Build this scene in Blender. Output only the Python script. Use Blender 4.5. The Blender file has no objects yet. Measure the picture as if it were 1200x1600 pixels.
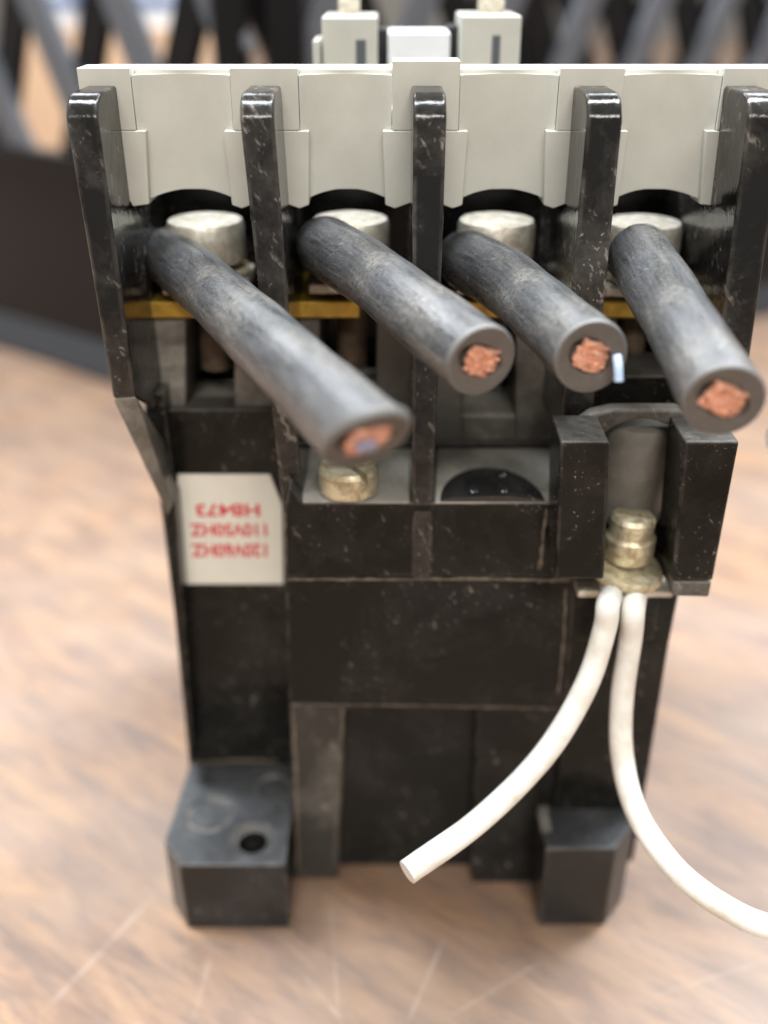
import bpy, bmesh, math, random
from mathutils import Vector, Matrix
random.seed(7)
C = bpy.context.scene.collection
S = 0.01                                   # everything below is written in centimetres
rad = math.radians

# ------------------------------------------------------------------ camera
FPX, PITCH, H = 1550.0, 28.9, 16.0         # focal length in px of a 1600 px high frame
CY = -H / math.tan(rad(PITCH) + math.atan(650 / FPX))
CAM = Vector((0, CY, H))
ROT = Matrix.Rotation(rad(90 - PITCH), 3, 'X')
cam_d = bpy.data.cameras.new('camera'); cam = bpy.data.objects.new('camera', cam_d); C.objects.link(cam)
cam.matrix_world = Matrix.Translation(CAM * S) @ ROT.to_4x4()
cam_d.sensor_width = 36; cam_d.sensor_fit = 'AUTO'; cam_d.lens = FPX / 1600 * 36
cam_d.clip_start = 0.005; cam_d.clip_end = 50
cam_d.dof.use_dof = True; cam_d.dof.focus_distance = 13.6 * S
cam_d.dof.aperture_fstop = 7.6; cam_d.dof.aperture_blades = 7
sc = bpy.context.scene; sc.camera = cam

def ray(px, py): return ROT @ Vector(((px - 600) / FPX, -(py - 800) / FPX, -1))
def A(px, py, Y):                          # point of the sight line on the plane y = Y
    r = ray(px, py); return CAM + r * ((Y - CAM.y) / r.y)
def G(px, py, Z=0.0):                      # ... on the level z = Z
    r = ray(px, py); return CAM + r * ((Z - CAM.z) / r.z)
def D(px, py, d): return CAM + ray(px, py) * d

# ------------------------------------------------------------------ world, lamps, exposure
w = bpy.data.worlds.new('World'); sc.world = w; w.use_nodes = True
w.node_tree.nodes['Background'].inputs[0].default_value = (1.0, 0.95, 0.9, 1)
w.node_tree.nodes['Background'].inputs[1].default_value = 0.34
def area(name, loc, size, power, col, target=(0, 0, 0.08)):
    d = bpy.data.lights.new(name, 'AREA'); d.shape = 'RECTANGLE'; d.size, d.size_y = size
    d.energy = power; d.color = col
    o = bpy.data.objects.new(name, d); C.objects.link(o); o.location = loc
    o.rotation_euler = (Vector(target) - Vector(loc)).to_track_quat('-Z', 'Y').to_euler()
    return o
COOL = (0.90, 0.95, 1.0)
area('added_front_fill', (-0.55, 0.25, 1.7), (0.3, 1.2), 42, COOL)
area('added_front_fill', (0.50, 0.40, 1.7), (0.3, 1.2), 38, COOL)
area('added_front_fill', (-0.75, 1.9, 1.6), (1.0, 0.6), 11, COOL)
area('added_front_fill', (0.95, 1.9, 1.6), (1.0, 0.6), 11, COOL)
area('added_front_fill', (0.1, -1.5, 1.5), (1.2, 0.3), 24, (1.0, .96, .9))  # added front fill to brighten the label, not a known fixture
sc.view_settings.view_transform = 'Standard'; sc.view_settings.look = 'None'
sc.view_settings.exposure = 0.55; sc.view_settings.gamma = 1
sc.render.engine = 'CYCLES'; sc.cycles.max_bounces = 8

# ------------------------------------------------------------------ materials
class N:
    def __init__(s, name):
        s.m = bpy.data.materials.new(name); s.m.use_nodes = True
        s.t = s.m.node_tree; s.b = s.t.nodes['Principled BSDF']
    def n(s, typ, **k):
        x = s.t.nodes.new(typ)
        for a, b in k.items():
            if a.startswith('i_'): x.inputs[int(a[2:])].default_value = b
            else: setattr(x, a, b)
        return x
    def l(s, a, b): s.t.links.new(a, b)
    def coords(s, scale=(100, 100, 100), rot=(0, 0, 0), kind='Object'):
        tc = s.n('ShaderNodeTexCoord'); mp = s.n('ShaderNodeMapping')
        mp.inputs['Scale'].default_value = scale; mp.inputs['Rotation'].default_value = rot
        if any(rot):                       # turn first, stretch afterwards
            m0 = s.n('ShaderNodeMapping'); m0.inputs['Rotation'].default_value = rot; mp.inputs['Rotation'].default_value = (0, 0, 0)
            s.l(tc.outputs[kind], m0.inputs[0]); s.l(m0.outputs[0], mp.inputs[0])
        else: s.l(tc.outputs[kind], mp.inputs[0])
        return mp.outputs[0]
    def noise(s, vec, scale, detail=4, rough=0.6, dist=0.0):
        x = s.n('ShaderNodeTexNoise'); x.inputs['Scale'].default_value = scale
        x.inputs['Detail'].default_value = detail; x.inputs['Roughness'].default_value = rough
        x.inputs['Distortion'].default_value = dist
        s.l(vec, x.inputs['Vector']); return x.outputs['Fac']
    def ramp(s, fac, stops):
        r = s.n('ShaderNodeValToRGB'); e = r.color_ramp.elements
        while len(e) < len(stops): e.new(0.5)
        for q, (p, c) in zip(e, stops):
            q.position = p; q.color = (c, c, c, 1) if not hasattr(c, '__len__') else (*c, 1)
        s.l(fac, r.inputs[0]); return r.outputs[0]
    def math(s, op, a, b=None, c=None, clamp=False):
        x = s.n('ShaderNodeMath', operation=op, use_clamp=clamp)
        for i, v in enumerate((a, b, c)):
            if v is None: continue
            if isinstance(v, (int, float)): x.inputs[i].default_value = v
            else: s.l(v, x.inputs[i])
        return x.outputs[0]
    def mix(s, fac, a, b):
        x = s.n('ShaderNodeMix', data_type='RGBA')
        for i, v in ((0, fac), (6, a), (7, b)):
            if isinstance(v, (int, float)): x.inputs[i].default_value = v
            elif isinstance(v, tuple): x.inputs[i].default_value = (*v, 1)
            else: s.l(v, x.inputs[i])
        return x.outputs[2]
    def bump(s, h, strength=0.3, dist=0.0002):
        x = s.n('ShaderNodeBump'); x.inputs['Strength'].default_value = strength
        x.inputs['Distance'].default_value = dist; s.l(h, x.inputs['Height'])
        s.l(x.outputs[0], s.b.inputs['Normal']); return x
    def set(s, **k):
        for a, v in k.items():
            i = s.b.inputs[a.replace('_', ' ')]
            if isinstance(v, (int, float)): i.default_value = v
            elif isinstance(v, tuple): i.default_value = (*v, 1)
            else: s.l(v, i)
        return s.m

def bakelite(name, base, dust_amt=0.5, rough=0.22, edge=1.0, up=1.0, seedrot=0.0, spec=0.2, scuff=0.72, dcol=(0.20, 0.185, 0.165)):
    """black moulded plastic with dust, scuffs and worn edges"""
    g = N(name)
    v = g.coords(rot=(0, 0, seedrot))
    big = g.noise(v, 0.7, 5, 0.65, 0.4); fine = g.noise(v, 9, 4, 0.7)
    geo = g.n('ShaderNodeNewGeometry'); sep = g.n('ShaderNodeSeparateXYZ'); g.l(geo.outputs['Normal'], sep.inputs[0])
    upf = g.math('MULTIPLY', g.math('MAXIMUM', sep.outputs[2], 0.0), up)          # settled dust
    dust = g.math('MULTIPLY', g.ramp(big, [(0.45, 0.0), (0.72, 1.0)]), dust_amt)
    dust = g.math('ADD', dust, g.math('MULTIPLY', upf, g.ramp(big, [(0.3, 0.45), (0.65, 1.0)])))
    dust = g.math('MULTIPLY', dust, g.ramp(fine, [(0.3, 0.45), (0.6, 1.0)]), clamp=True)
    v2 = g.coords(scale=(1500, 1500, 230), rot=(0.35, 0.5, 0.3))
    scr = g.ramp(g.noise(v2, 0.6, 3, 0.6), [(scuff - .06, 0.0), (scuff, 1.0)])
    spk = g.ramp(g.noise(v, 16, 1, 0.5), [(0.70, 0.0), (0.76, 1.0)])
    scr = g.math('MULTIPLY', g.math('ADD', scr, spk, clamp=True), g.ramp(big, [(0.46, 0.0), (0.6, 0.8)]))
    bv = g.n('ShaderNodeBevel', samples=4); bv.inputs['Radius'].default_value = 0.0007
    dot = g.n('ShaderNodeVectorMath', operation='DOT_PRODUCT'); g.l(bv.outputs[0], dot.inputs[0]); g.l(geo.outputs['Normal'], dot.inputs[1])
    ed = g.ramp(dot.outputs['Value'], [(0.86, 1.0), (0.995, 0.0)])
    ed = g.math('MULTIPLY', ed, g.math('MULTIPLY', g.ramp(g.noise(v, 2.2, 3), [(0.38, 0.0), (0.62, 1.0)]), 0.7 * edge))
    wear = g.math('ADD', ed, scr, clamp=True)
    c = g.mix(g.math('MULTIPLY', dust, 0.8), base, dcol)
    c = g.mix(g.math('MULTIPLY', wear, 0.7), c, (0.33, 0.29, 0.25))
    ro = g.math('ADD', g.math('MULTIPLY', g.math('ADD', dust, wear, clamp=True), 0.45), rough, clamp=True)
    g.bump(g.noise(v, 5, 5, 0.6), 0.22, 0.0004)
    return g.set(Base_Color=c, Roughness=ro, Specular_IOR_Level=spec)

M = {}
M['black'] = bakelite('black_bakelite', (0.005, 0.005, 0.004), 0.11, 0.20, 0.8, 0.6, 0, 0.2)
M['rib'] = bakelite('scuffed_black_bakelite', (0.006, 0.0055, 0.005), 0.34, 0.10, 1.0, 0.1, 0.8, 0.34, 0.655)
M['caked'] = bakelite('dust_caked_bakelite', (0.10, 0.093, 0.08), 1.3, 0.30, 0.8, 1.1, 0.9, 0.35, 0.68, (0.33, 0.31, 0.27))
M['core'] = bakelite('dust_filmed_core', (0.15, 0.14, 0.12), 1.0, 0.4, 0.4, 0.6, 0.5, 0.3, 0.7, (0.30, 0.28, 0.24))
M['dusty'] = bakelite('dusty_black_bakelite', (0.030, 0.028, 0.024), 1.0, 0.30, 1.0, 1.1, 0.4, 0.3, 0.68, (0.23, 0.215, 0.19))
M['gloss'] = bakelite('clean_black_bakelite', (0.012, 0.012, 0.013), 0.05, 0.09, 0.2, 0.05, 0, 0.5)
M['sooty'] = bakelite('foot_plastic', (0.010, 0.0095, 0.009), 0.22, 0.28, 1.4, 0.34, 1.3, 0.4, 0.7, (0.17, 0.185, 0.20))

def grey_cover():
    g = N('light_grey_moulding'); v = g.coords()
    n1 = g.noise(v, 1.2, 5); n2 = g.noise(v, 14, 4, 0.7)
    c = g.mix(g.ramp(n1, [(0.35, 0.0), (0.7, 1.0)]), (0.565, 0.565, 0.505), (0.50, 0.495, 0.44))
    c = g.mix(g.ramp(n2, [(0.64, 0.0), (0.85, 0.3)]), c, (0.36, 0.33, 0.28))
    g.bump(n2, 0.10, 0.0002)
    return g.set(Base_Color=c, Roughness=0.42)
M['cover'] = grey_cover()

def metal(name, c1, c2, rough=0.35, metallic=1.0, sc_=3.0):
    g = N(name); v = g.coords(); n1 = g.noise(v, sc_, 5, 0.65, 0.5)
    c = g.mix(g.ramp(n1, [(0.38, 0.0), (0.62, 1.0)]), c1, c2)
    g.bump(g.noise(v, 12, 3), 0.3, 0.0003)
    return g.set(Base_Color=c, Roughness=g.math('ADD', g.math('MULTIPLY', n1, 0.3), rough - 0.1), Metallic=metallic)
M['nickel'] = metal('tarnished_nickel', (0.74, 0.71, 0.62), (0.44, 0.39, 0.30), 0.48, 0.55, 5)
M['zinc'] = metal('yellow_passivated_zinc', (0.72, 0.66, 0.48), (0.38, 0.31, 0.19), 0.42, 0.6, 5)
M['dust'] = metal('packed_brown_dust', (0.17, 0.14, 0.105), (0.08, 0.065, 0.05), 0.95, 0.0, 8)
M['shank'] = metal('dull_bronze', (0.30, 0.22, 0.15), (0.16, 0.11, 0.08), 0.5, 0.5)
M['brass'] = metal('brass', (0.62, 0.40, 0.06), (0.40, 0.25, 0.05), 0.38, 0.6)
M['copper'] = metal('cut_copper', (0.88, 0.50, 0.36), (0.56, 0.27, 0.17), 0.40, 0.55, 12)

def plainm(name, c, r=0.5, sp=0.5):
    g = N(name); v = g.coords(); k = g.noise(v, 1.5, 4)
    return g.set(Base_Color=g.mix(k, c, tuple(x * 0.8 for x in c)), Roughness=r, Specular_IOR_Level=sp)
def rubber():
    g = N('bloomed_black_rubber'); v = g.coords(scale=(1, 1, 1), kind='UV')
    st = g.noise(g.coords(scale=(0.5, 4.0, 1), kind='UV'), 1.6, 5, 0.6, 0.6)
    st2 = g.noise(g.coords(scale=(3, 1.0, 1), kind='UV'), 9, 3, 0.6)
    fl = g.noise(g.coords(scale=(1.2, 9, 1), rot=(0, 0, 0.9), kind='UV'), 4.2, 2, 0.5)
    c = g.mix(g.ramp(st, [(0.38, 0.0), (0.68, 1.0)]), (0.036, 0.038, 0.041), (0.098, 0.101, 0.107))
    c = g.mix(g.math('MULTIPLY', g.math('MULTIPLY', g.ramp(st2, [(0.42, 0.1), (0.66, 1.0)]), g.ramp(g.noise(g.coords(scale=(0.7, 1.3, 1), kind='UV'), 1.1, 4, 0.6, 0.5), [(0.42, 0.0), (0.62, 1.0)])), 0.75), c, (0.25, 0.235, 0.205))
    c = g.mix(g.math('MULTIPLY', g.ramp(fl, [(0.70, 0.0), (0.74, 1.0)]), 0.4), c, (0.42, 0.42, 0.43))
    sp_ = g.noise(g.coords(scale=(2.2, 6, 1), rot=(0, 0, 0.5), kind='UV'), 6, 3, 0.7)
    c = g.mix(g.math('MULTIPLY', g.ramp(sp_, [(0.56, 0.0), (0.66, 1.0)]), 0.4), c, (0.27, 0.26, 0.24))
    g.bump(g.noise(g.coords(scale=(1, 2, 1), kind='UV'), 9, 5), 0.4, 0.0003)
    return g.set(Base_Color=c, Roughness=g.ramp(st, [(0.3, 0.24), (0.7, 0.36)]), Specular_IOR_Level=0.8)
M['rubber'] = rubber()
def cutrubber():
    g = N('cut_rubber_face'); v = g.coords(); n = g.noise(v, 10, 4)
    g.bump(n, 0.4, 0.0003)
    return g.set(Base_Color=g.mix(n, (0.075, 0.066, 0.058), (0.12, 0.105, 0.092)), Roughness=0.55)
M['rim'] = plainm('worn_rubber_rim', (0.145, 0.14, 0.135), 0.5)
M['cut'] = cutrubber()
def pvc():
    g = N('white_insulation'); v = g.coords(); n = g.noise(v, 1.6, 5)
    c = g.mix(g.ramp(n, [(0.45, 0.0), (0.75, 1.0)]), (0.76, 0.75, 0.70), (0.52, 0.47, 0.37))
    g.bump(g.noise(v, 6, 3), 0.15, 0.0003)
    return g.set(Base_Color=c, Roughness=0.38)
M['pvc'] = pvc()
M['label'] = plainm('cream_label_card', (0.84, 0.82, 0.72), 0.5)
M['red'] = plainm('red_print', (0.72, 0.06, 0.08), 0.5)
M['dark'] = plainm('dark_cavity_plastic', (0.008, 0.007, 0.006), 0.6)
M['crate'] = plainm('crate_black_plastic', (0.007, 0.007, 0.008), 0.32, 0.22)
M['skirt'] = plainm('crate_base_plastic', (0.035, 0.037, 0.040), 0.4, 0.3)
M['crategrey'] = plainm('crate_glare_plastic', (0.11, 0.12, 0.14), 0.36)  # crate black lightened to grey: glare on the strips put into the colour
M['paper'] = plainm('white_carton', (0.82, 0.84, 0.88), 0.5)
M['blue'] = plainm('blue_band', (0.10, 0.20, 0.45), 0.5)
M['mark'] = plainm('pale_blue_paint', (0.45, 0.58, 0.75), 0.5)
M['smear'] = plainm('lilac_grey_smear', (0.24, 0.23, 0.31), 0.5)
M['wallm'] = plainm('painted_wall', (0.45, 0.42, 0.38), 0.8)

def table_mat():
    g = N('worn_wood_laminate')
    R0 = (0, 0, rad(36))
    a = g.noise(g.coords(scale=(34, 130, 50), rot=R0), 1.0, 7, 0.66, 0.6)
    b = g.noise(g.coords(scale=(55, 330, 50), rot=R0), 1.0, 4, 0.7, 0.4)
    a2 = g.noise(g.coords(scale=(9, 34, 20), rot=R0), 1.0, 3, 0.5, 0.8)
    d = g.noise(g.coords(scale=(20, 28, 30)), 1.0, 3, 0.5)
    c = g.mix(g.ramp(a, [(0.36, 0.0), (0.66, 1.0)]), (0.150, 0.092, 0.066), (0.335, 0.20, 0.112))
    c = g.mix(g.math('MULTIPLY', g.ramp(a2, [(0.40, 0.0), (0.66, 1.0)]), 0.45), c, (0.205, 0.148, 0.122))
    c = g.mix(g.math('MULTIPLY', g.ramp(b, [(0.50, 0.0), (0.62, 1.0)]), 0.5), c, (0.105, 0.078, 0.068))
    c = g.mix(g.math('MULTIPLY', g.ramp(d, [(0.4, 0.0), (0.65, 1.0)]), 0.35), c, (0.30, 0.235, 0.19))
    tc = g.n('ShaderNodeTexCoord')
    tot = None                                                  # single knife scratches
    for (p, q, wd, k) in [((60, 1590), (245, 1395), .05, .55), ((636, 1600), (696, 1462), .035, .6), ((470, 1520), (540, 1600), .04, .5),
                          ((515, 1400), (530, 1600), .03, .4), ((700, 1590), (850, 1500), .03, .45), ((-40, 1180), (250, 1100), .03, .3),
                          ((1010, 1560), (1200, 1500), .03, .35), ((780, 1490), (900, 1600), .03, .3), ((330, 1490), (300, 1600), .045, .3), ((1080, 1120), (1230, 1240), .03, .25)]:
        a0, b0 = G(*p) * S, G(*q) * S; m_ = (a0 + b0) / 2; dv = b0 - a0; ln = dv.length / 2; an = math.atan2(dv.y, dv.x)
        s1 = g.n('ShaderNodeVectorMath', operation='SUBTRACT'); g.l(tc.outputs['Object'], s1.inputs[0]); s1.inputs[1].default_value = m_
        rt = g.n('ShaderNodeVectorRotate', rotation_type='Z_AXIS'); rt.inputs['Angle'].default_value = -an; g.l(s1.outputs[0], rt.inputs['Vector'])
        sx = g.n('ShaderNodeSeparateXYZ'); g.l(rt.outputs[0], sx.inputs[0])
        fx = g.math('SUBTRACT', 1.0, g.math('DIVIDE', g.math('ABSOLUTE', sx.outputs[0]), ln), clamp=True)
        fx = g.math('MULTIPLY', fx, 3.0, clamp=True)
        fy = g.math('SUBTRACT', 1.0, g.math('DIVIDE', g.math('ABSOLUTE', sx.outputs[1]), wd * 1.6 * S), clamp=True)
        f = g.math('MULTIPLY', g.math('MULTIPLY', fx, fy), k * 0.62, clamp=True)
        tot = f if tot is None else g.math('MAXIMUM', tot, f)
    tot = g.math('MULTIPLY', tot, g.ramp(g.noise(g.coords(scale=(150, 150, 150)), 1.0, 4, 0.7), [(0.38, 0.25), (0.6, 1.0)]))
    c = g.mix(tot, c, (0.50, 0.42, 0.36))
    g.bump(b, 0.1, 0.0004)
    return g.set(Base_Color=c, Roughness=g.ramp(a, [(0.3, 0.30), (0.7, 0.42)]))
M['table'] = table_mat()

# ------------------------------------------------------------------ mesh helpers
class MB:
    def __init__(s): s.v = []; s.f = []; s.uv = {}
    def add(s, vs, fs, uvs=None):
        o = len(s.v); s.v += [Vector(p) for p in vs]
        for i, f in enumerate(fs):
            if uvs: s.uv[len(s.f)] = uvs[i]
            s.f.append(tuple(o + k for k in f))
        return s
    def prism(s, pts, off):
        n = len(pts); off = Vector(off); pts = [Vector(p) for p in pts]
        return s.add(pts + [p + off for p in pts], [tuple(range(n)), tuple(range(2 * n - 1, n - 1, -1))] + [(i, (i + 1) % n, n + (i + 1) % n, n + i) for i in range(n)])
    def loft(s, a, b):
        n = len(a)
        return s.add(list(a) + list(b), [tuple(range(n)), tuple(range(2 * n - 1, n - 1, -1))] + [(i, (i + 1) % n, n + (i + 1) % n, n + i) for i in range(n)])
    def box(s, x0, x1, y0, y1, z0, z1):
        return s.prism([(x0, y0, z0), (x1, y0, z0), (x1, y0, z1), (x0, y0, z1)], (0, y1 - y0, 0))
    def lathe(s, prof, c=(0, 0, 0), axis=(0, 0, 1), seg=40, a0=0, a1=360, close=True):
        ax = Vector(axis).normalized(); q = Matrix.Identity(3) if ax.z > .999 else ax.to_track_quat('Z', 'Y').to_matrix(); c = Vector(c)
        full = abs(a1 - a0) >= 360; n = seg if full else seg + 1; vs = []
        for r, h in prof:
            for i in range(n):
                t = rad(a0 + (a1 - a0) * i / seg); vs.append(c + q @ Vector((r * math.cos(t), r * math.sin(t), h)))
        fs = []
        for j in range(len(prof) - 1):
            for i in range(n if full else n - 1):
                k = (i + 1) % n; fs.append((j * n + i, j * n + k, (j + 1) * n + k, (j + 1) * n + i))
        if close:
            fs.append(tuple(range(n))[::-1]); fs.append(tuple((len(prof) - 1) * n + i for i in range(n)))
            if not full: fs.append(tuple(j * n for j in range(len(prof))) + tuple(j * n + n - 1 for j in range(len(prof)))[::-1])
        return s.add(vs, fs)
    def build(s, name, mat, parent=None, bevel=0.0, seg=2, smooth=False, recalc=True, kind=None, org=None):
        me = bpy.data.meshes.new(name)
        base = Vector(org) if org is not None else (Vector(parent['_b']) if parent is not None and '_b' in parent else Vector((0, 0, 0)))
        me.from_pydata([(p - base) * S for p in s.v], [], s.f)
        if s.uv:
            ul = me.uv_layers.new(name='UV')
            for p in me.polygons:
                for li, u in zip(p.loop_indices, s.uv.get(p.index, [(0, 0)] * p.loop_total)): ul.data[li].uv = u
        if recalc:
            b = bmesh.new(); b.from_mesh(me); bmesh.ops.recalc_face_normals(b, faces=b.faces[:]); b.to_mesh(me); b.free()
        me.materials.append(mat)
        o = bpy.data.objects.new(name, me); C.objects.link(o)
        if org is not None:
            o.location = base * S
            if parent is not None:
                o.parent = parent; o.location = (base - Vector(root_base(parent))) * S
        elif parent is not None: o.parent = parent
        if bevel:
            m = o.modifiers.new('bevel', 'BEVEL'); m.width = bevel * S; m.segments = seg; m.limit_method = 'ANGLE'; m.angle_limit = rad(35); m.harden_normals = True
            me.shade_smooth()
        elif smooth:
            me.shade_smooth()
            try: me.set_sharp_from_angle(angle=rad(38))
            except Exception: pass
        if kind: o['kind'] = kind
        return o
ROOT_BASE = {}
def root_base(o):
    return ROOT_BASE.get(o.name, (0, 0, 0))
def thing(name, label, cat, base=(0, 0, 0), group=None):
    o = bpy.data.objects.new(name, None); C.objects.link(o); o.location = Vector(base) * S
    o['label'] = label; o['category'] = cat; o.empty_display_size = 0.01
    if group: o['group'] = group
    ROOT_BASE[o.name] = tuple(base); return o
def build_at(mb, name, mat, root, **k):     # part with vertices relative to the thing's base
    b = Vector(ROOT_BASE[root.name]); mb.v = [p - b for p in mb.v]
    return mb.build(name, mat, root, **k)
def cut(o, cutters):
    for c_ in cutters:
        m = o.modifiers.new('cut', 'BOOLEAN'); m.operation = 'DIFFERENCE'; m.object = c_; m.solver = 'EXACT'
    bpy.context.view_layer.update()
    dg = bpy.context.evaluated_depsgraph_get()
    me = bpy.data.meshes.new_from_object(o.evaluated_get(dg)); 
    o.modifiers.clear(); old = o.data; o.data = me
    for c_ in cutters: bpy.data.objects.remove(c_)
    me.shade_smooth()
    try: me.set_sharp_from_angle(angle=rad(35))
    except Exception: pass
    return o
def pxp(pts, Y): return [A(x, y, Y) for x, y in pts]
def smooth_path(pts, n=14):
    P = [Vector(p) for p in pts]; P = [2 * P[0] - P[1]] + P + [2 * P[-1] - P[-2]]; out = []
    for i in range(1, len(P) - 2):
        for k in range(n):
            t = k / n; a, b, c, d = P[i - 1:i + 3]
            out.append(0.5 * ((2 * b) + (c - a) * t + (2 * a - 5 * b + 4 * c - d) * t * t + (3 * b - a - 3 * c + d) * t ** 3))
    out.append(P[-2]); return out
def tube(path, r, seg=28, wob=0.0, capend=True, r_end_in=None, endn=None):
    """a round cable with UVs (u along in cm, v around in cm); frames carried along the path"""
    mb = MB(); n = len(path); up = Vector((0, 0, 1)); L = 0; us = []; rings = []
    t0 = (path[1] - path[0]).normalized(); nx = t0.cross(up).normalized()
    for i, p in enumerate(path):
        t = (path[min(i + 1, n - 1)] - path[max(i - 1, 0)]).normalized()
        nx = (nx - t * nx.dot(t)).normalized(); ny = t.cross(nx)
        if i: L += (p - path[i - 1]).length
        us.append(L); rr = r * (1 + wob * math.sin(L * 2.1 + 1) + wob * 0.6 * math.sin(L * 5.3))
        ring = []
        for k in range(seg):
            a = 2 * math.pi * k / seg; q = nx * math.cos(a) + ny * math.sin(a); v = p + q * rr
            if endn is not None and i >= n - 2:      # slanted cut
                en = Vector(endn).normalized(); v = v - t * ((v - p).dot(en) / t.dot(en)) * (1 if i == n - 1 else 0.5)
            ring.append(v)
        rings.append(ring)
    vs = [v for ring in rings for v in ring]; fs = []; uv = []
    for i in range(n - 1):
        for k in range(seg):
            k2 = (k + 1) % seg; fs.append((i * seg + k, i * seg + k2, (i + 1) * seg + k2, (i + 1) * seg + k))
            c0, c1 = 2 * math.pi * r * k / seg, 2 * math.pi * r * (k + 1) / seg
            uv.append([(us[i], c0), (us[i], c1), (us[i + 1], c1), (us[i + 1], c0)])
    fs.append(tuple(range(seg))[::-1]); uv.append([(0, 0)] * seg)
    if capend: fs.append(tuple((n - 1) * seg + k for k in range(seg))); uv.append([(0, 0)] * seg)
    mb.add(vs, fs, uv); mb.last = rings[-1]; mb.t = t; mb.nx = nx; mb.ny = ny
    return mb

# ------------------------------------------------------------------ setting: table top and far wall
t = MB(); t.box(-120, 120, -60, 260, -3, 0); tb = t.build('table', M['table'], bevel=0.2, kind='structure')
t = MB(); t.box(-400, 400, 400, 410, -80, 260); t.build('wall', M['wallm'], kind='structure')
t = MB(); t.box(-400, 400, -300, 400, -80, -75); t.build('floor', M['wallm'], kind='structure')

# ================================================================== the contactor
YF = 0.0        # feet
YB = 2.6        # recessed wall behind the left foot
YR = 1.0        # front edges of the phase barriers
YC = 2.15       # front of grey cover
K = thing('contactor', 'black four pole contactor with light grey top cover standing on the wood table', 'contactor', (0, 3, 0))
def part(mb, name, mat, bevel=0.035, **k): return build_at(mb, name, M[mat], K, bevel=bevel, **k)

# ---- rear core (carries everything)
XL = A(300, 1190, YB).x; XRr = A(1030, 1100, 1.2).x
m = MB(); m.box(XL, XRr - 0.35, YB + 0.02, 9.2, 0.0, 8.9)
m.box(A(240, 640, 4.6).x, A(1105, 640, 4.6).x, 4.6, 9.0, 8.8, 13.8)
part(m, 'housing', 'black')

# ---- left wall: label recess
xl0, xl1 = A(452, 1000, 2.0).x, A(455, 1190, YB).x
zt = A(350, 640, YB).z
m = MB(); m.prism([A(252, 640, YB), A(440, 640, YB), A(452, 1000, YB), A(456, 1190, YB), A(456, 1260, YB), A(303, 1260, YB), A(300, 1190, YB), A(282, 940, YB), A(268, 800, YB)], (0, 0.6, 0))
part(m, 'side_panel', 'black', 0.03)

# ---- middle coil band and lower cover panels
m = MB(); m.prism(pxp([(446, 904), (900, 906), (885, 1106), (452, 1100)], 0.85), (0, 2.6, 0))
part(m, 'coil_cover', 'black', 0.03)
def lowp(x0, x1, x2, x3, y0, y1, Y): return MB().prism(pxp([(x0, y0), (x1, y0), (x2, y1), (x3, y1)], Y), (0, 1.9, 0))
part(lowp(453, 541, 528, 462, 1098, 1374, 1.10), 'lower_strip', 'dusty', 0.06)
part(lowp(535, 748, 738, 520, 1100, 1352, 1.45), 'lower_panel', 'black', 0.03)
part(lowp(744, 880, 852, 736, 1100, 1380, 1.06), 'lower_strip', 'black', 0.05)
m = MB(); m.prism(pxp([(882, 900), (1062, 925), (1045, 1010), (1000, 1290), (990, 1345), (850, 1400), (862, 1290), (884, 1106)], 1.0), (0, 3.0, 0))
part(m, 'right_panel', 'black', 0.04)

# ---- feet
zf = A(360, 1352, YF).z
fl = [A(300, 1452, YF), A(447, 1454, YF)]
xa, xb = A(278, 1352, YF).x, A(446, 1352, YF).x; xc = A(262, 1312, 0.75).x
foot = MB().prism([(xa + 0.02, 0, 0), (xb, 0, 0), (xb, YB, 0), (G(300, 1193, zf).x - 0.05, YB, 0), (xc, 0.55, 0)], (0, 0, zf))
f1 = build_at(foot, 'mounting_foot', M['sooty'], K)
cs = []
def cyl_tmp(c, r, d):
    b = Vector(ROOT_BASE[K.name]); c = Vector(c) - b
    mm = MB().lathe([(r, -d), (r, d)], c, seg=36); o = mm.build('tmp', M['sooty']); o.parent = K; return o
p1, p2, p3 = G(327, 1272, zf), G(395, 1312, zf), G(428, 1232, zf)
cut(f1, [cyl_tmp(p1, 0.44, 0.05), cyl_tmp(p2, 0.40, 0.06), cyl_tmp(p2, 0.27, 0.9), cyl_tmp(p3, 0.36, 0.04)])
bm_ = f1.modifiers.new('bevel', 'BEVEL'); bm_.width = 0.02 * S; bm_.segments = 2; bm_.limit_method = 'ANGLE'; bm_.angle_limit = rad(40)
m = MB().lathe([(0.40, zf - 0.10), (0.40, zf - 0.045), (0.42, zf - 0.03), (0.30, zf - 0.03)], (p1.x, p1.y, 0), seg=36)
build_at(m, 'filler_disc', M['sooty'], K, smooth=True)
zr = A(900, 1326, 0.05).z
ra, rb, rc = A(853, 1326, 0.05).x, A(962, 1326, 0.05).x, A(992, 1295, 0.6).x
m = MB().prism([(ra, .05, 0), (rb, .05, 0), (rc, .65, 0), (rc - .02, 3.0, 0), (ra, 3.0, 0)], (0, 0, zr))
part(m, 'mounting_foot', 'sooty', 0.05)
m = MB().prism(pxp([(846, 1300), (862, 1296), (856, 1420), (846, 1400)], 0.45), (0, 1.5, 0)); part(m, 'foot_rib', 'dusty', 0.02)

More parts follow.
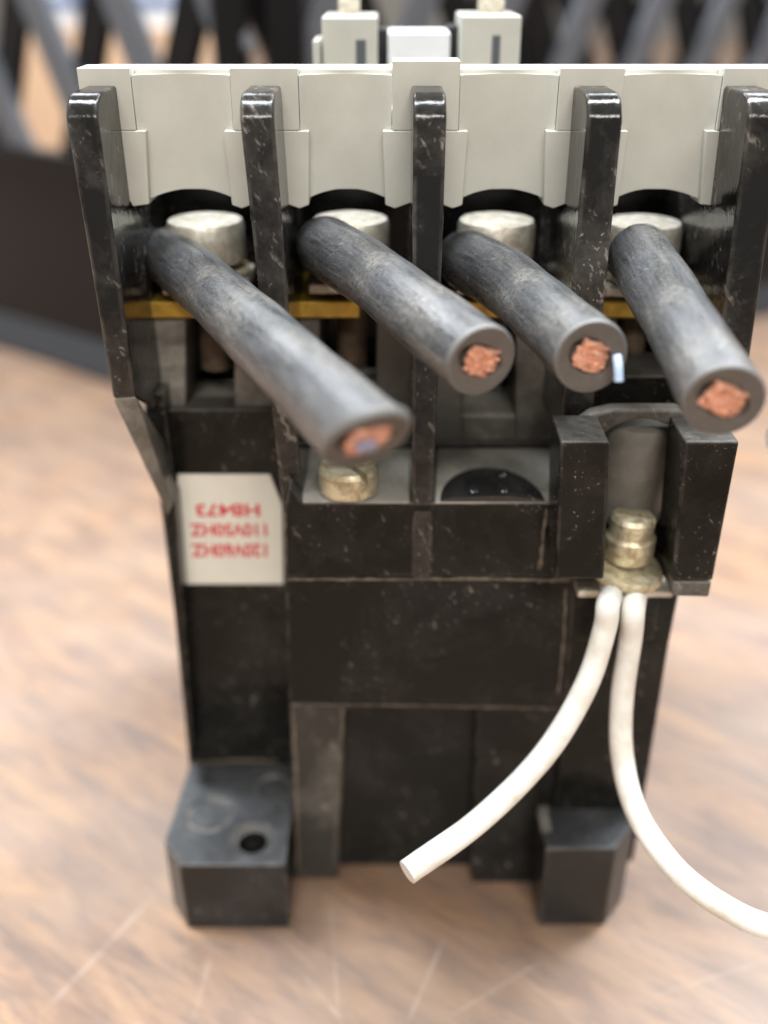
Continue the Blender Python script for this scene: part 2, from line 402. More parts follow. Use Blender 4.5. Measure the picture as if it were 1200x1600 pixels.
# ---- rating label, print turned upside down as the photo shows it
YL = YB - 0.06
lab = MB().prism(pxp([(277, 742), (422, 742), (441, 790), (443, 913), (284, 913)], YL), (0, 0.05, 0))
labo = build_at(lab, 'rating_label', M['label'], K, bevel=0.01)
def lettering(txt, xc_, yc_, wpx, hpx):
    cu = bpy.data.curves.new('t', 'FONT'); cu.body = txt; cu.align_x = 'CENTER'; cu.align_y = 'CENTER'; cu.size = 1; cu.extrude = 0.004; cu.offset = 0.03
    to = bpy.data.objects.new('t', cu); C.objects.link(to); bpy.context.view_layer.update()
    me = bpy.data.meshes.new_from_object(to.evaluated_get(bpy.context.evaluated_depsgraph_get()))
    bpy.data.objects.remove(to)
    xs = [v.co.x for v in me.vertices]; ys = [v.co.y for v in me.vertices]
    cx, cy_ = (min(xs) + max(xs)) / 2, (min(ys) + max(ys)) / 2
    a, b = A(xc_ - wpx / 2, yc_, YL), A(xc_ + wpx / 2, yc_, YL); u, d_ = A(xc_, yc_ - hpx / 2, YL), A(xc_, yc_ + hpx / 2, YL)
    sx = (b.x - a.x) / (max(xs) - min(xs)); sz = (u.z - d_.z) / (max(ys) - min(ys)); c0 = A(xc_, yc_, YL)
    base = Vector(ROOT_BASE[K.name])
    for v in me.vertices:
        v.co = (Vector((c0.x - (v.co.x - cx) * sx, YL - 0.004 - v.co.z * 0.3, c0.z - (v.co.y - cy_) * sz)) - base) * S
    me.materials.clear(); me.materials.append(M['red'])
    o = bpy.data.objects.new('lettering', me); C.objects.link(o); o.parent = labo
lettering('HB473', 356, 797, 100, 20); lettering('110V50HZ', 357, 828, 120, 20); lettering('120V60HZ', 358, 860, 118, 21)

# ---- terminal tier: block under bays two and three with its ledges
zl = A(650, 786, 0.72).z
m = MB().prism([A(474, 786, .72), A(872, 786, .72), A(868, 902, .72), A(446, 902, .72), A(444, 800, .72), A(452, 760, .72)], (0, 3.2, 0))
part(m, 'terminal_block', 'black', 0.03)
def ledge(pl, pr, bl, br):            # dusty floor of a bay; front edge px pl..pr at y 785, back edge at bl..br
    m = MB(); a, b = A(*pl, .70), A(*pr, .70); c, d = G(*br, zl + .03), G(*bl, zl + .03)
    a.z = b.z = zl + .03
    m.prism([a, b, c, d], (0, 0, -0.045)); return m          # settled dust lies thickest on these floors
part(ledge((473, 785), (640, 785), (452, 668), (640, 668)), 'bay_floor', 'caked', 0.03)
part(ledge((680, 785), (866, 785), (683, 698), (862, 698)), 'bay_floor', 'caked', 0.03)

# walls behind the ledges, with a slot below each brass strip
YW = 2.75
def slotwall(name, x0, x1, ytop, ybot, sx0, sx1, sy0, sy1, mat='caked', Y=YW):
    b = (ybot + ytop) / 2
    build_at(MB().prism(pxp([(x0, ytop), (sx0, ytop), (sx0, sy1), (sx0, ybot), (x0, ybot)], Y), (0, 1.5, 0)), 'slot_post', M[mat], K, bevel=.04)
    build_at(MB().prism(pxp([(sx1, ytop), (x1, ytop), (x1, ybot), (sx1, ybot)], Y), (0, 1.5, 0)), 'slot_post', M[mat], K, bevel=.04)
    build_at(MB().prism(pxp([(sx0 - 1, sy1), (sx1 + 1, sy1), (sx1 + 1, ybot), (sx0 - 1, ybot)], Y + .02), (0, 1.4, 0)), 'slot_sill', M[mat], K, bevel=.06)
slotwall('w', 232, 432, 498, 672, 290, 366, 498, 640)
slotwall('w', 436, 645, 498, 668, 500, 588, 498, 622)
slotwall('w', 676, 868, 498, 700, 722, 806, 498, 648)
slotwall('w', 905, 1110, 498, 668, 965, 1040, 498, 648)
# dark cavity wall behind bay one, above the label
m = MB().prism(pxp([(246, 668), (440, 668), (446, 745), (262, 745)], YB + .25), (0, 1.0, 0)); part(m, 'recess_wall', 'black', .02)

# dome on ledge three
dc = A(770, 785, .70); dr = A(852, 785, .70).x - dc.x
m = MB(); prof = [(dr * math.cos(rad(a)), 0.09 * math.sin(rad(a))) for a in (0, 12, 25, 40, 55, 70, 82, 89)]
m.lathe(prof, (0, 0, 0), seg=36, a0=0, a1=180)
m.v = [Vector((p.x + dc.x, p.y * 1.45 + .705, p.z + zl + .035)) for p in m.v]
build_at(m, 'moulded_dome', M['gloss'], K, smooth=True)
for px_, py_ in ((740, 762), (786, 736), (788, 762)):  # lamp glints on the dome put into the shape as shiny bumps
    q_ = G(px_, py_, zl + .15)
    m = MB().lathe([(0.15, -0.08), (0.15, -0.05), (0.12, -.015), (.07, .008), (0, .015)], (q_.x, q_.y, zl + .14), seg=20); build_at(m, 'glint_bump', M['gloss'], K, smooth=True)
# dust packed in the joints
def seam(pts, Y, wd, seed, nrm=(0, -.012, 0)):
    rn = random.Random(seed); P = [A(x, y, Y) for x, y in pts]; a_, b_2 = [], []
    for p, q_ in zip(P, P[1:]):
        n_ = max(2, int((q_ - p).length / .12)); t_ = (q_ - p).normalized(); sd = Vector((-t_.z, 0, t_.x))
        for i in range(n_):
            c_ = p + (q_ - p) * i / n_; a_.append(c_ + sd * wd * rn.uniform(.15, 1)); b_2.append(c_ - sd * wd * rn.uniform(.15, 1))
    m = MB().prism(a_ + b_2[::-1], (0, -.012, 0)); build_at(m, 'dust_seam', M['dust'], K)
seam([(447, 905), (600, 905), (760, 904), (868, 906)], .70, .035, 1)
seam([(840, 907), (905, 906)], .70, .06, 2)
seam([(455, 1101), (620, 1102), (760, 1105), (882, 1107)], .85, .018, 3)
seam([(457, 1108), (462, 1200), (464, 1300), (466, 1370)], 1.10, .045, 4)
seam([(446, 800), (447, 895)], .72, .02, 5)
seam([(305, 1192), (370, 1188), (445, 1190)], YB - .02, .05, 6)
seam([(853, 795), (845, 880), (838, 898)], .72, .05, 7)
seam([(536, 1108), (530, 1200), (524, 1330)], 1.08, .03, 8)
seam([(884, 920), (880, 1010), (872, 1090)], .85, .03, 9)

# ---- phase barriers (ribs)
def rib(top, bot, y1, Yt=YR, Yb=None, dep=3.9, mat='rib', drop=0.0):
    """front face between px columns, slim chamfered top; extruded back to the core"""
    Yb = Yt if Yb is None else Yb
    (a, b), (c, d) = top, bot
    fl_, fr_ = A(a, 188, Yt), A(b, 188, Yt); bl_, br_ = A(c, y1, Yb), A(d, y1, Yb)
    zt_ = A((a + b) / 2, 146, Yt + .22).z
    w_ = (fr_.x - fl_.x)
    prof = lambda x, x2: [Vector((x, fl_.y, fl_.z)), Vector((x2, bl_.y, bl_.z)), Vector((x2, Yt + dep, bl_.z - drop)), Vector((x, Yt + dep, zt_)), Vector((x, Yt + .42, zt_)), Vector((x, Yt + .25, zt_ - .03)), Vector((x, Yt + .12, zt_ - .11)), Vector((x, Yt + .04, zt_ - .22))]
    m = MB().loft(prof(fl_.x, bl_.x), prof(fr_.x, br_.x)); return part(m, 'phase_barrier', mat, 0.045, seg=3)
rib((103, 153), (176, 212), 622, drop=2.2)
rib((374, 428), (441, 474), 790)
rib((645, 698), (643, 674), 905, Yb=.66)
rib((917, 973), (872, 922), 700)
rib((1168, 1226), (1120, 1172), 560, drop=2.2)
# slanted wall that carries barrier one into the body
B1 = Vector((0, 1.9, -1.9))
m = MB().loft([A(176, 622, YR), A(213, 619, YR), A(270, 790, YR + .9), A(262, 806, YR + .9)], [A(176, 622, YR) + B1, A(213, 619, YR) + B1, A(270, 790, YR + .9) + Vector((0, 1.9, 0)), A(262, 806, YR + .9) + Vector((0, 1.9, 0))])
part(m, 'side_gusset', 'caked', .03)
m = MB().prism(pxp([(255, 780), (274, 780), (290, 1000), (302, 1190), (296, 1200)], YB - .5), (0, 1.2, 0)); part(m, 'edge_flange', 'black', .02)
xg = A(240, 640, 2.4).x; m = MB().box(xg - .12, xg + .22, 2.3, 4.6, A(262, 735, 2.3).z, A(232, 600, 2.7).z); part(m, 'side_wall', 'black', .02)
m = MB().loft([A(1120, 558, YR), A(1172, 558, YR), A(1120, 700, YR), A(1080, 700, YR)], [A(1120, 558, YR) + B1, A(1172, 558, YR) + B1, A(1120, 700, YR) + Vector((0, .6, 0)), A(1080, 700, YR) + Vector((0, .6, 0))])
part(m, 'side_gusset', 'rib', .03)

# ---- grey cover: concave chutes between flat pillars
bays = [(207, 360), (467, 612), (719, 872), (974, 1126)]
ztop = A(600, 106, YC).z; zst = A(600, 204, YC).z; ztab = A(600, 322, YC).z; zarch = A(600, 296, YC + .5).z
TH = 0.28
X = lambda px: A(px, 150, YC).x
for (a, b) in bays:
    xa_, xb_ = X(a), X(b); m = MB(); n = 26; L = []
    def rows(x, t):
        # taper: the chute narrows a little towards its foot
        dp = 0.24 * math.sin(math.pi * min(max(t, 0), 1)) ** 0.7
        zb = ztab + 0.05 + (zarch - ztab) * min(1, math.sin(math.pi * t) ** 0.75 * 1.05)
        return dp, zb
    vs = []; fs = []
    nz = 5
    for i in range(n + 1):
        t_ = i / n; x = xa_ + (xb_ - xa_) * t_; dp, zb = rows(x, t_)
        for j in range(nz + 1):
            z = (ztop - .10) + (zb - (ztop - .10)) * j / nz
            xx = x
            vs.append(Vector((xx, YC + 0.05 + dp, z)))
        for j in range(nz + 1):
            z = (ztop - .10) + (zb - (ztop - .10)) * j / nz
            vs.append(Vector((x, YC + 0.05 + dp + TH, z)))
    R_ = 2 * (nz + 1)
    for i in range(n):
        o0, o1 = i * R_, (i + 1) * R_
        for j in range(nz):
            fs.append((o0 + j, o1 + j, o1 + j + 1, o0 + j + 1)); q = nz + 1
            fs.append((o0 + q + j, o0 + q + j + 1, o1 + q + j + 1, o1 + q + j))
        fs.append((o0, o0 + nz + 1, o1 + nz + 1, o1)); fs.append((o0 + nz, o1 + nz, o1 + 2 * nz + 1, o0 + 2 * nz + 1))
    for o0 in (0, n * R_):
        for j in range(nz): fs.append((o0 + j, o0 + j + 1, o0 + nz + 2 + j, o0 + nz + 1 + j))
    m.add(vs, fs); build_at(m, 'chute_wall', M['cover'], K, smooth=True)
# pillars: narrow head, wider below the small step, pointed foot
edges = [(125, 206), (361, 466), (613, 718), (873, 973), (1127, 1260)]
for i, (a, b) in enumerate(edges):
    m = MB(); ex = .0 if i == 2 else 0
    zt_ = ztop + (0.09 if i == 2 else 0)
    l0, r0 = X(a), X(b); g_ = .135
    left = l0 if i == 0 else l0 - g_; right = r0 + g_ if i < 4 else r0
    tl = l0 + .12
    # upper head
    m.prism([(l0, YC, zst), (r0, YC, zst), (r0, YC, zt_), (l0, YC, zt_)], (0, .52, 0))
    build_at(m, 'cover_pillar', M['cover'], K, bevel=.015)
    mid = (l0 + r0) / 2 
    if i == 0: pts = [(mid, YC, ztab + .4), (right - .30, YC, ztab - .0), (right - .06, YC, ztab + .03), (right + .0, YC, zst), (mid, YC, zst)]
    elif i == 4: pts = [(left, YC, zst), (left + .06, YC, ztab + .03), (left + .35, YC, ztab), (right, YC, ztab), (right, YC, zst)]
    else: pts = [(left, YC, zst), (left + .04, YC, ztab + .02), (left + .18, YC, ztab - .03), (mid, YC, ztab + .12), (right - .18, YC, ztab - .03), (right - .04, YC, ztab + .02), (right, YC, zst)]
    m = MB().prism([Vector(p) + Vector((0, -.012, -0.003)) for p in pts], (0, .55, 0)); build_at(m, 'pillar_skirt', M['cover'], K, bevel=.015)
# thin top flange of the cover
m = MB().box(X(125) + .05, X(1258), YC + .3, YC + .95, ztop - .13, ztop - .03); build_at(m, 'cover_flange', M['cover'], K, bevel=.03)
m = MB().box(X(150), X(1230), 4.7, 9.0, 13.82, 13.95); build_at(m, 'cover_deck', M['cover'], K, bevel=.05)

# ---- raised carrier behind the cover
def bpx(name, x0, x1, y0, y1, Y, dep, mat, bv=.04, yb=None):
    a, b = A(x0, y0, Y), A(x1, y1, Y); m = MB().box(a.x, b.x, Y, Y + dep, b.z if yb is None else yb, a.z)
    return build_at(m, name, M[mat], K, bevel=bv)
bpx('contact_carrier', 502, 590, 26, 190, 5.2, 1.6, 'cover'); bpx('contact_carrier', 722, 806, 24, 190, 5.2, 1.6, 'cover')
bpx('carrier_lug', 488, 503, 62, 190, 5.0, 1.0, 'cover'); bpx('carrier_bridge', 606, 700, 50, 190, 5.6, 1.2, 'paper')
bpx('carrier_lug', 586, 606, 44, 190, 6.0, .6, 'dark'); bpx('carrier_lug', 700, 722, 40, 190, 6.0, .6, 'dark')
bpx('carrier_window', 556, 572, 62, 104, 5.17, .2, 'crategrey', .01); bpx('carrier_window', 770, 780, 55, 104, 5.17, .2, 'crategrey', .01)
bpx('guide_post', 526, 562, -90, 28, 6.0, .5, 'nickel', .05); bpx('guide_post', 754, 788, -90, 28, 6.0, .5, 'nickel', .05)

# ---- terminals: brass strip, screw, washers, thread
def screw_mesh():
    m = MB(); m.lathe([(.60, -.28), (.62, -.24), (.62, .18), (.57, .26), (.0, .27)], seg=44, close=False)
    m.lathe([(.60, -.28), (.0, -.28)], seg=44, close=False); return m
def terminal(xc_, ytop, x0, x1, Yc=3.45, th=True):
    c = A(xc_, ytop + 30, Yc)
    ma = MB().lathe([(.50, .0), (.60, .02), (.62, .07), (.62, .56), (.585, .64), (.50, .66), (.0, .66)], (c.x, Yc, c.z - .42), seg=48)
    so = build_at(ma, 'terminal_screw', M['nickel'], K)
    base = Vector(ROOT_BASE[K.name])
    tool = MB().box(c.x - .9 - base.x, c.x + .9 - base.x, Yc - .09 - base.y, Yc + .09 - base.y, c.z + .08, c.z + .5).build('tmp', M['nickel']); tool.parent = K
    bpy.data.objects.remove(tool); so.data.shade_smooth(); so.data.set_sharp_from_angle(angle=rad(38))
    ma = MB().lathe([(.3, 0), (.66, .0), (.68, .04), (.66, .1), (.3, .1)], (c.x, Yc, c.z - .62), seg=44); build_at(ma, 'washer', M['zinc'], K, smooth=True)
    s_ = .66; ma = MB().box(c.x - s_, c.x + s_, Yc - s_, Yc + s_, c.z - .82, c.z - .66); build_at(ma, 'clamp_plate', M['nickel'], K, bevel=.03)
    zp = A(xc_, 497, YW - .1).z; zq = A(xc_, 472, YW - .1).z
    ma = MB().box(A(x0, 485, YW - .1).x, A(x1, 485, YW - .1).x, YW - .1, 5.0, zp, zq); build_at(ma, 'contact_strip', M['brass'], K, bevel=.02)
    zb = A(xc_, 575, 3.35).z
    prof = []; z = zb
    while z < c.z: prof += [(.19, z), (.25, z + .04)]; z += .08
    ma = MB().lathe(prof, (c.x, 3.35, 0), seg=24); build_at(ma, 'screw_shank', M['shank'], K, smooth=True)
terminal(322, 335, 234, 345)
terminal(548, 333, 463, 562)
terminal(775, 335, 712, 800)
terminal(1003, 338, 938, 1045)

# screw on ledge two
c = G(545, 758, zl + .05)
so = build_at(MB().lathe([(.44, 0), (.47, .03), (.47, .36), (.42, .43), (0, .44)], (c.x, c.y - .1, zl + .03), seg=44), 'ledge_screw', M['zinc'], K)
b_ = Vector(ROOT_BASE[K.name]); tool = MB().box(-.8, .8, -.06, .06, -.12, .3).build('tmp', M['zinc']); tool.parent = K
tool.location = (Vector((c.x, c.y - .1, zl + .40)) - b_) * S; tool.rotation_euler = (0, 0, rad(-55)); cut(so, [tool])

# ---- coil terminal on the right: two lugs, arched dusty guard, round core, screw, clamp washer
YT = -.15
m = MB().prism(pxp([(876, 690), (953, 690), (944, 906), (868, 906)], YT), (0, .95, 0)); part(m, 'terminal_lug', 'black', .04)
m = MB().prism(pxp([(1071, 690), (1156, 690), (1114, 908), (1050, 908)], YT), (0, .95, 0)); part(m, 'terminal_lug', 'black', .04)
m = MB().prism(pxp([(1052, 909), (1113, 909), (1108, 934), (1050, 932)], YT + .05), (0, 1.0, 0)); part(m, 'lug_lip', 'dusty', .04)
arc = [(1004 + 88 * math.cos(rad(a)), 748 - 92 * math.sin(rad(a))) for a in range(0, 181, 12)]
m = MB().prism(pxp([(1132, 800), (1132, 662), (1100, 650), (1060, 640), (960, 640), (925, 648), (890, 672), (890, 800), (920, 800)] + arc[::-1] + [(1092, 800)], .72), (0, .3, 0)); part(m, 'arched_guard', 'dusty', .06)
sc0 = A(1002, 700, 1.3); zs0 = A(1000, 800, 1.3).z; zcr = A(1000, 662, 1.1).z
m = MB().lathe([(.54, zs0 - .0), (.56, zs0 + .05), (.56, zcr - .12), (.50, zcr - .02), (.42, zcr), (0, zcr)], (sc0.x - .1, 1.28, 0), seg=44); build_at(m, 'socket_core', M['core'], K, smooth=True)
m = MB().box(A(900, 700, 2.1).x, A(1110, 700, 2.1).x, 2.1, 3.2, zs0 - 1.4, A(1000, 640, .75).z); part(m, 'socket_back', 'black', .02)
m = MB().box(A(868, 850, .9).x, A(1045, 850, .9).x, .9, 2.2, A(900, 1000, .9).z, zs0 + .1); part(m, 'socket_base', 'black', .02)

sx = A(985, 850, .55); zb = A(985, 886, .35).z; ztp = A(985, 806, .55).z
tmp = MB().lathe([(.30, zb), (.37, zb + .06), (.385, zb + .1), (.385, zb + .42), (.34, zb + .47), (.33, zb + .5), (.34, ztp - .06), (.29, ztp), (0, ztp + .01)], (sx.x, .6, 0), seg=44)
so = build_at(tmp, 'coil_screw', M['zinc'], K)
tool = MB().box(-.8, .8, -.055, .055, -.16, .3).build('tmp', M['zinc']); tool.parent = K
tool.location = (Vector((sx.x, .6, ztp)) - b_) * S; tool.rotation_euler = (0, 0, rad(-25)); cut(so, [tool])
q = Matrix.Rotation(rad(8), 3, 'Y')
m = MB().lathe([(.2, 0), (.56, 0), (.59, .04), (.59, .12), (.56, .17), (.2, .17)], (sx.x - .06, .50, zb - .2), axis=(.14, -.06, 1), seg=40); build_at(m, 'clamp_washer', M['zinc'], K, smooth=True)
m = MB().box(A(903, 935, .45).x, A(1052, 935, .45).x, .48, 1.2, zb - .66, zb - .54); build_at(m, 'coil_tag', M['nickel'], K, bevel=.03)

# ================================================================== black cables
CR = 0.45
def cable(label, pts, core, tilt=(0, 0, 0), grp='cut black cables in the terminals', mat_mark='mark', seed=1, mark=None):
    path = smooth_path([D(*p) for p in pts], 16)
    base = path[0]; T = thing('power_cable', label, 'cable', base, grp)
    en = (path[-1] - path[-2]).normalized() + Vector(tilt)
    en.normalize()
    mb = tube(path, CR, 36, 0.018, capend=False, endn=en)
    ring = list(mb.last); c = sum(ring, Vector()) / len(ring)
    o = build_at(mb, 'insulation', M['rubber'], T, smooth=True)
    u = (ring[0] - c); u = (u - en * u.dot(en)).normalized(); v = en.cross(u)
    # cut face: rounded outer lip, flat ring, inner bore
    seg = 36; cx, cy, rx, ry, rot = core; loops = []
    def R(rr, off): return [c + (p - c) * rr + en * off for p in ring]
    def core_loop(s_, off):
        L = []
        for p in ring:
            d = (p - c); a = math.atan2(d.dot(v), d.dot(u)); 
            # ellipse in camera-like axes
            e = Vector((rx * s_ * math.cos(a - rot), ry * s_ * math.sin(a - rot)))
            e = Vector((e.x * math.cos(rot) - e.y * math.sin(rot), e.x * math.sin(rot) + e.y * math.cos(rot)))
            L.append(c + u * (e.x + cx) + v * (e.y + cy) + en * off)
        return L
    loops = [R(1.0, 0.0), R(.975, .03), R(.93, .045), R(.88, .045), core_loop(1.06, .012), core_loop(1.0, -.06), core_loop(.9, -.1)]
    vs = [p for l in loops for p in l]; fs = []
    for i in range(len(loops) - 1):
        for k in range(seg): k2 = (k + 1) % seg; fs.append((i * seg + k, i * seg + k2, (i + 1) * seg + k2, (i + 1) * seg + k))
    fs.append(tuple((len(loops) - 1) * seg + k for k in range(seg)))
    build_at(MB().add(vs, fs), 'cut_face', M['cut'], T, smooth=True)
    lips = [R(1.0, -.05), R(1.012, -.01), R(1.0, .03), R(.965, .05), R(.93, .048)]
    vs = [p for l in lips for p in l]; fs = [(i * seg + k, i * seg + (k + 1) % seg, (i + 1) * seg + (k + 1) % seg, (i + 1) * seg + k) for i in range(4) for k in range(seg)]
    build_at(MB().add(vs, fs), 'worn_rim', M['rim'], T, smooth=True)
    # copper strands squashed by the cutter
    m = MB(); rnd = random.Random(seed); n = 0
    sr = .031
    yy = -ry
    while yy < ry:
        xx = -rx
        while xx < rx:
            px_, py_ = xx + rnd.uniform(-.012, .012) + (sr if int(yy / sr) % 2 else 0), yy + rnd.uniform(-.012, .012)
            if (px_ / rx) ** 2 + (py_ / ry) ** 2 < .92:
                e = Vector((px_ * math.cos(rot) - py_ * math.sin(rot), px_ * math.sin(rot) + py_ * math.cos(rot)))
                p = c + u * (e.x + cx) + v * (e.y + cy)
                mj = u * math.cos(rot) + v * math.sin(rot)
                ax = (en * rnd.uniform(.12, .42) + mj + (en.cross(mj)) * rnd.uniform(-.22, .22)).normalized()
                rr = sr * rnd.uniform(.75, 1.1); ll = .16 * math.sqrt(max(.1, 1 - (px_ / rx) ** 2)); hh = rnd.uniform(.5, 1.0) * ll
                m.lathe([(rr * .4, -ll), (rr, -ll * .8), (rr, hh * .8), (rr * .5, hh)], p - mj * (px_ * .35) + en * rnd.uniform(-.01, .035), axis=ax, seg=8)
            xx += sr * 1.75
        yy += sr * 1.6
    build_at(m, 'copper_strands', M['copper'], T, smooth=True, kind='stuff')
    if mark:
        rng = random.Random(5)
        for (pp, r_) in mark:
            b = MB(); p0 = pp[0]; pts_ = [D(*q) for q in pp]
            tb_ = tube(smooth_path(pts_, 4), r_, 8); build_at(tb_, 'paint_mark', M[mat_mark], T, smooth=True)
    return T
cable('longest black cable, crossing from the leftmost terminal to above the brassy ledge screw',
      [(290, 430, 18.0), (274, 406, 17.0), (267, 403, 15.9), (330, 455, 14.2), (430, 548, 12.2), (572, 684, 10.15)], (.0, .0, .30, .25, 0.0), tilt=(-.10, .0, -.75), seed=1, mat_mark='smear',
      mark=[([(557, 700, 10.0), (572, 697, 10.0), (588, 694, 10.0)], .06)])
cable('black cable with bright streaky copper, between the longest cable and the blue flecked one',
      [(530, 410, 17.6), (516, 388, 16.2), (512, 388, 14.9), (580, 430, 13.8), (650, 485, 12.8), (750, 562, 11.75)], (.0, -.0, .31, .18, -.35), tilt=(-.05, -.1, .0), seed=2)
cable('shortest black cable, with a pale blue fleck hanging at its cut rim',
      [(752, 425, 17.6), (736, 405, 16.4), (731, 407, 15.2), (790, 440, 14.2), (850, 490, 13.1), (922, 556, 11.95)], (.0, .0, .28, .20, -.35), tilt=(-.05, -.1, .05), seed=3,
      mark=[([(964, 556, 11.85), (966, 572, 11.82), (967, 596, 11.85)], .055)])
cable('rightmost black cable, pointing steeply down with a small pale scratch on its sheath',
      [(1016, 425, 16.6), (1004, 400, 15.3), (1001, 404, 14.2), (1036, 460, 13.2), (1080, 535, 12.1), (1130, 624, 11.1)], (.0, -.0, .31, .20, -.45), tilt=(-.1, -.05, .0), seed=4,
      mark=[([(1040, 420, 13.05), (1047, 428, 12.97), (1046, 436, 12.9)], .022), ([(1034, 440, 12.95), (1048, 436, 12.9), (1060, 441, 12.93)], .014)])

# ================================================================== white coil wires
WR = .18
def wire(label, pts, n=14):
    path = smooth_path([Vector(p) if p[1] < 50 else D(*p) for p in pts], n); T = thing('coil_wire', label, 'wire', path[0], 'white coil wires')
    build_at(tube(path, WR, 24, .01), 'insulation', M['pvc'], T, smooth=True); return T
wire('white wire curving down to the left from the coil screw to a clean cut end',
     [(sx.x - .16, .95, zb - .40), (sx.x - .26, .30, zb - .40), (950, 945, 14.75), (944, 985, 14.9), (914, 1075, 15.0), (850, 1180, 15.0), (750, 1281, 14.7), (636, 1363, 14.2)])
wire('white wire dropping from the coil screw, then sweeping right out of the picture',
     [(sx.x + .22, .95, zb - .42), (sx.x + .13, .36, zb - .44), (989, 955, 14.95), (985, 1000, 15.3), (972, 1090, 15.6), (972, 1180, 15.7), (995, 1270, 15.4), (1050, 1352, 15.0), (1120, 1410, 14.6), (1210, 1450, 14.2),
      (1330, 1450, 13.8), (1430, 1300, 13.2), (1450, 1000, 12.5), (1380, 760, 12.0), (1290, 690, 11.8), (1208, 682, 11.7)])

# ================================================================== lattice crate behind
c0 = G(400, 660); cl = G(-10, 528); cr_ = G(1190, 486)
T = thing('lattice_crate', 'black plastic crate with crisscross lattice sides behind the contactor, out of focus', 'crate', (c0.x, c0.y, 0))
def wallrun(p, q, hgt, L):
    d = (q - p); d.z = 0; u = d.normalized(); nrm = Vector((-u.y, u.x, 0))
    if nrm.y < 0: nrm = -nrm
    p = p.copy(); p.z = 0; e = p + u * L
    def slab(s0, s1, z0, z1, o0, o1):
        a = p + u * s0; b = p + u * s1
        return [a + nrm * o0 + Vector((0, 0, z0)), b + nrm * o0 + Vector((0, 0, z0)), b + nrm * o0 + Vector((0, 0, z1)), a + nrm * o0 + Vector((0, 0, z1))], nrm * (o1 - o0)
    return p, u, nrm, slab
zc = A(60, 232, G(60, 545).y).z          # top of the solid part
def crate_wall(p, q, L, step, run, ww, hgt, name_mats):
    p_, u, nrm, slab = wallrun(p, q, 0, L)
    pts, off = slab(0, L, 1.2, zc, 0, .4); build_at(MB().prism(pts, off), 'crate_wall', M['crate'], T, bevel=.1)
    pts, off = slab(-.2, L + .2, zc - .5, zc + .25, -.25, .6); build_at(MB().prism(pts, off), 'crate_rail', M['crate'], T, bevel=.1)
    # sloping skirt
    a = p_ + u * -.3; b = p_ + u * L
    f = [a + Vector((0, 0, 0)) - nrm * .7, a + Vector((0, 0, .25)) - nrm * .75, a + Vector((0, 0, 1.5)) - nrm * .1, a + nrm * .3 + Vector((0, 0, 1.5)), a + nrm * .3]
    build_at(MB().prism(f, b - a), 'crate_skirt', M['skirt'], T, bevel=.06)
    s = -run
    h2 = hgt - zc
    while s < L:
        for sgn in (0, 1):
            s0, s1 = (s, s + run) if sgn else (s + run, s)
            lo, hi = 0.0, 1.0
            if min(s0, s1) < 0 or max(s0, s1) > L:       # clip to the wall
                t0 = (0 - s0) / (s1 - s0); t1 = (L - s0) / (s1 - s0); lo, hi = max(0, min(t0, t1)), min(1, max(t0, t1))
            if hi - lo < .1: continue
            A0 = p_ + u * (s0 + (s1 - s0) * lo) + Vector((0, 0, zc + h2 * lo)); B0 = p_ + u * (s0 + (s1 - s0) * hi) + Vector((0, 0, zc + h2 * hi))
            wv = u * ww; o = nrm * (.0 if sgn else .42)
            build_at(MB().prism([A0 - wv + o, A0 + wv + o, B0 + wv + o, B0 - wv + o], nrm * .4), 'lattice_strip', M[name_mats[sgn]], T, bevel=.05)
        s += step
crate_wall(c0, cl, 26, 4.9, 7.0, .8, 24, ('crate', 'crategrey'))
crate_wall(c0, cr_, 34, 3.9, 6.6, .6, 24, ('crate', 'crategrey'))
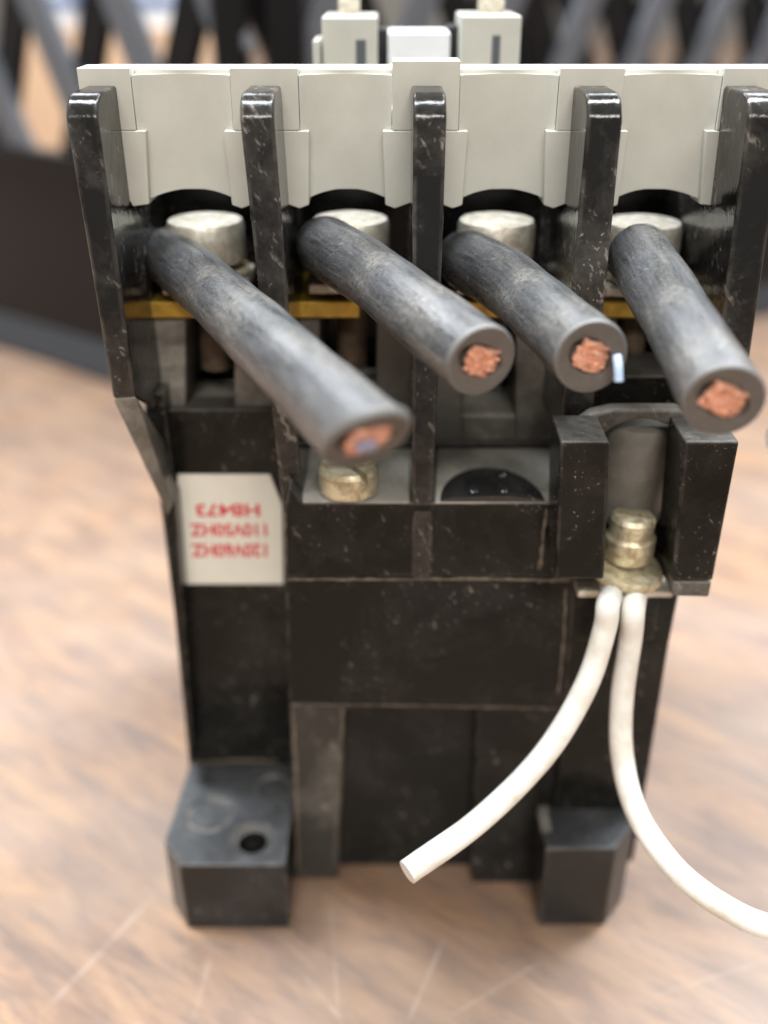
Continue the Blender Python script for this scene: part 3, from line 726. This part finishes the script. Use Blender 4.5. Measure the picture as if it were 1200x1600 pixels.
# floor of the crate, far walls
u1 = (cl - c0).normalized(); u2 = (cr_ - c0).normalized()
far1 = c0 + u1 * 26; far2 = c0 + u2 * 34
crate_wall(far2, far2 + u1 * 10, 26, 3.6, 6.5, .8, 24, ('crate', 'crate'))
pts = [c0 + Vector((0, 0, .5)), far1 + Vector((0, 0, .5)), far1 + u2 * 34 + Vector((0, 0, .5)), far2 + Vector((0, 0, .5))]
build_at(MB().prism(pts, (0, 0, .3)), 'crate_floor', M['crate'], T)
m = MB().box(c0.x - .6, c0.x + .6, c0.y - .4, c0.y + .8, 0, 24); build_at(m, 'corner_post', M['crate'], T, bevel=.3)
# black upright folder inside the crate
p = D(445, 20, 33); T2 = thing('black_folder', 'black upright binder seen through the crate lattice above the second barrier', 'binder', (p.x, p.y, .8))
m = MB().box(p.x - .75, p.x + .65, p.y, p.y + 9, .8, 22); build_at(m, 'cover', M['crate'], T2, bevel=.15)
m = MB().box(p.x - .5, p.x + .4, p.y + .2, p.y + 8.8, 22.0, 22.1); build_at(m, 'pages', M['paper'], T2)

M['board'] = plainm('brown_cardboard', (0.85, 0.58, 0.38), 0.7)
for i, (px_, dd, w_, lb, lc) in enumerate([(72, 62, 3.6, 'narrow white carton with a blue band, on the leftmost cardboard box behind the crate', 'leftmost cardboard box, under the narrow white carton behind the crate'),
                                   (218, 62, 6.0, 'wider white carton with a blue band, on a cardboard box behind the crate', 'wider cardboard box under the wider white carton, behind the crate')]):
    p = D(px_, 45, dd)
    T3 = thing('carton', lb, 'carton', (p.x, p.y, p.z), 'white cartons behind the crate')
    m = MB().box(p.x - w_ / 2, p.x + w_ / 2, p.y, p.y + 5, p.z, p.z + 6); build_at(m, 'box_body', M['paper'], T3, bevel=.1)
    m = MB().box(p.x - w_ / 2 - .03, p.x + w_ / 2 + .03, p.y - .03, p.y + 5.03, p.z + 1.2, p.z + 1.8); build_at(m, 'colour_band', M['blue'], T3)
    T4 = thing('cardboard_box', lc, 'cardboard box', (p.x, p.y, 0), 'cardboard boxes behind the crate')
    m = MB().box(p.x - w_ / 2 - .8, p.x + w_ / 2 + .8, p.y - .3, p.y + 6, 0, p.z - .1); build_at(m, 'box_body', M['board'], T4, bevel=.1)
    m = MB().box(p.x - w_ / 2 - .8, p.x + w_ / 2 + .8, p.y - .3, p.y + 6, p.z - .1, p.z); build_at(m, 'lid_flap', M['board'], T4)
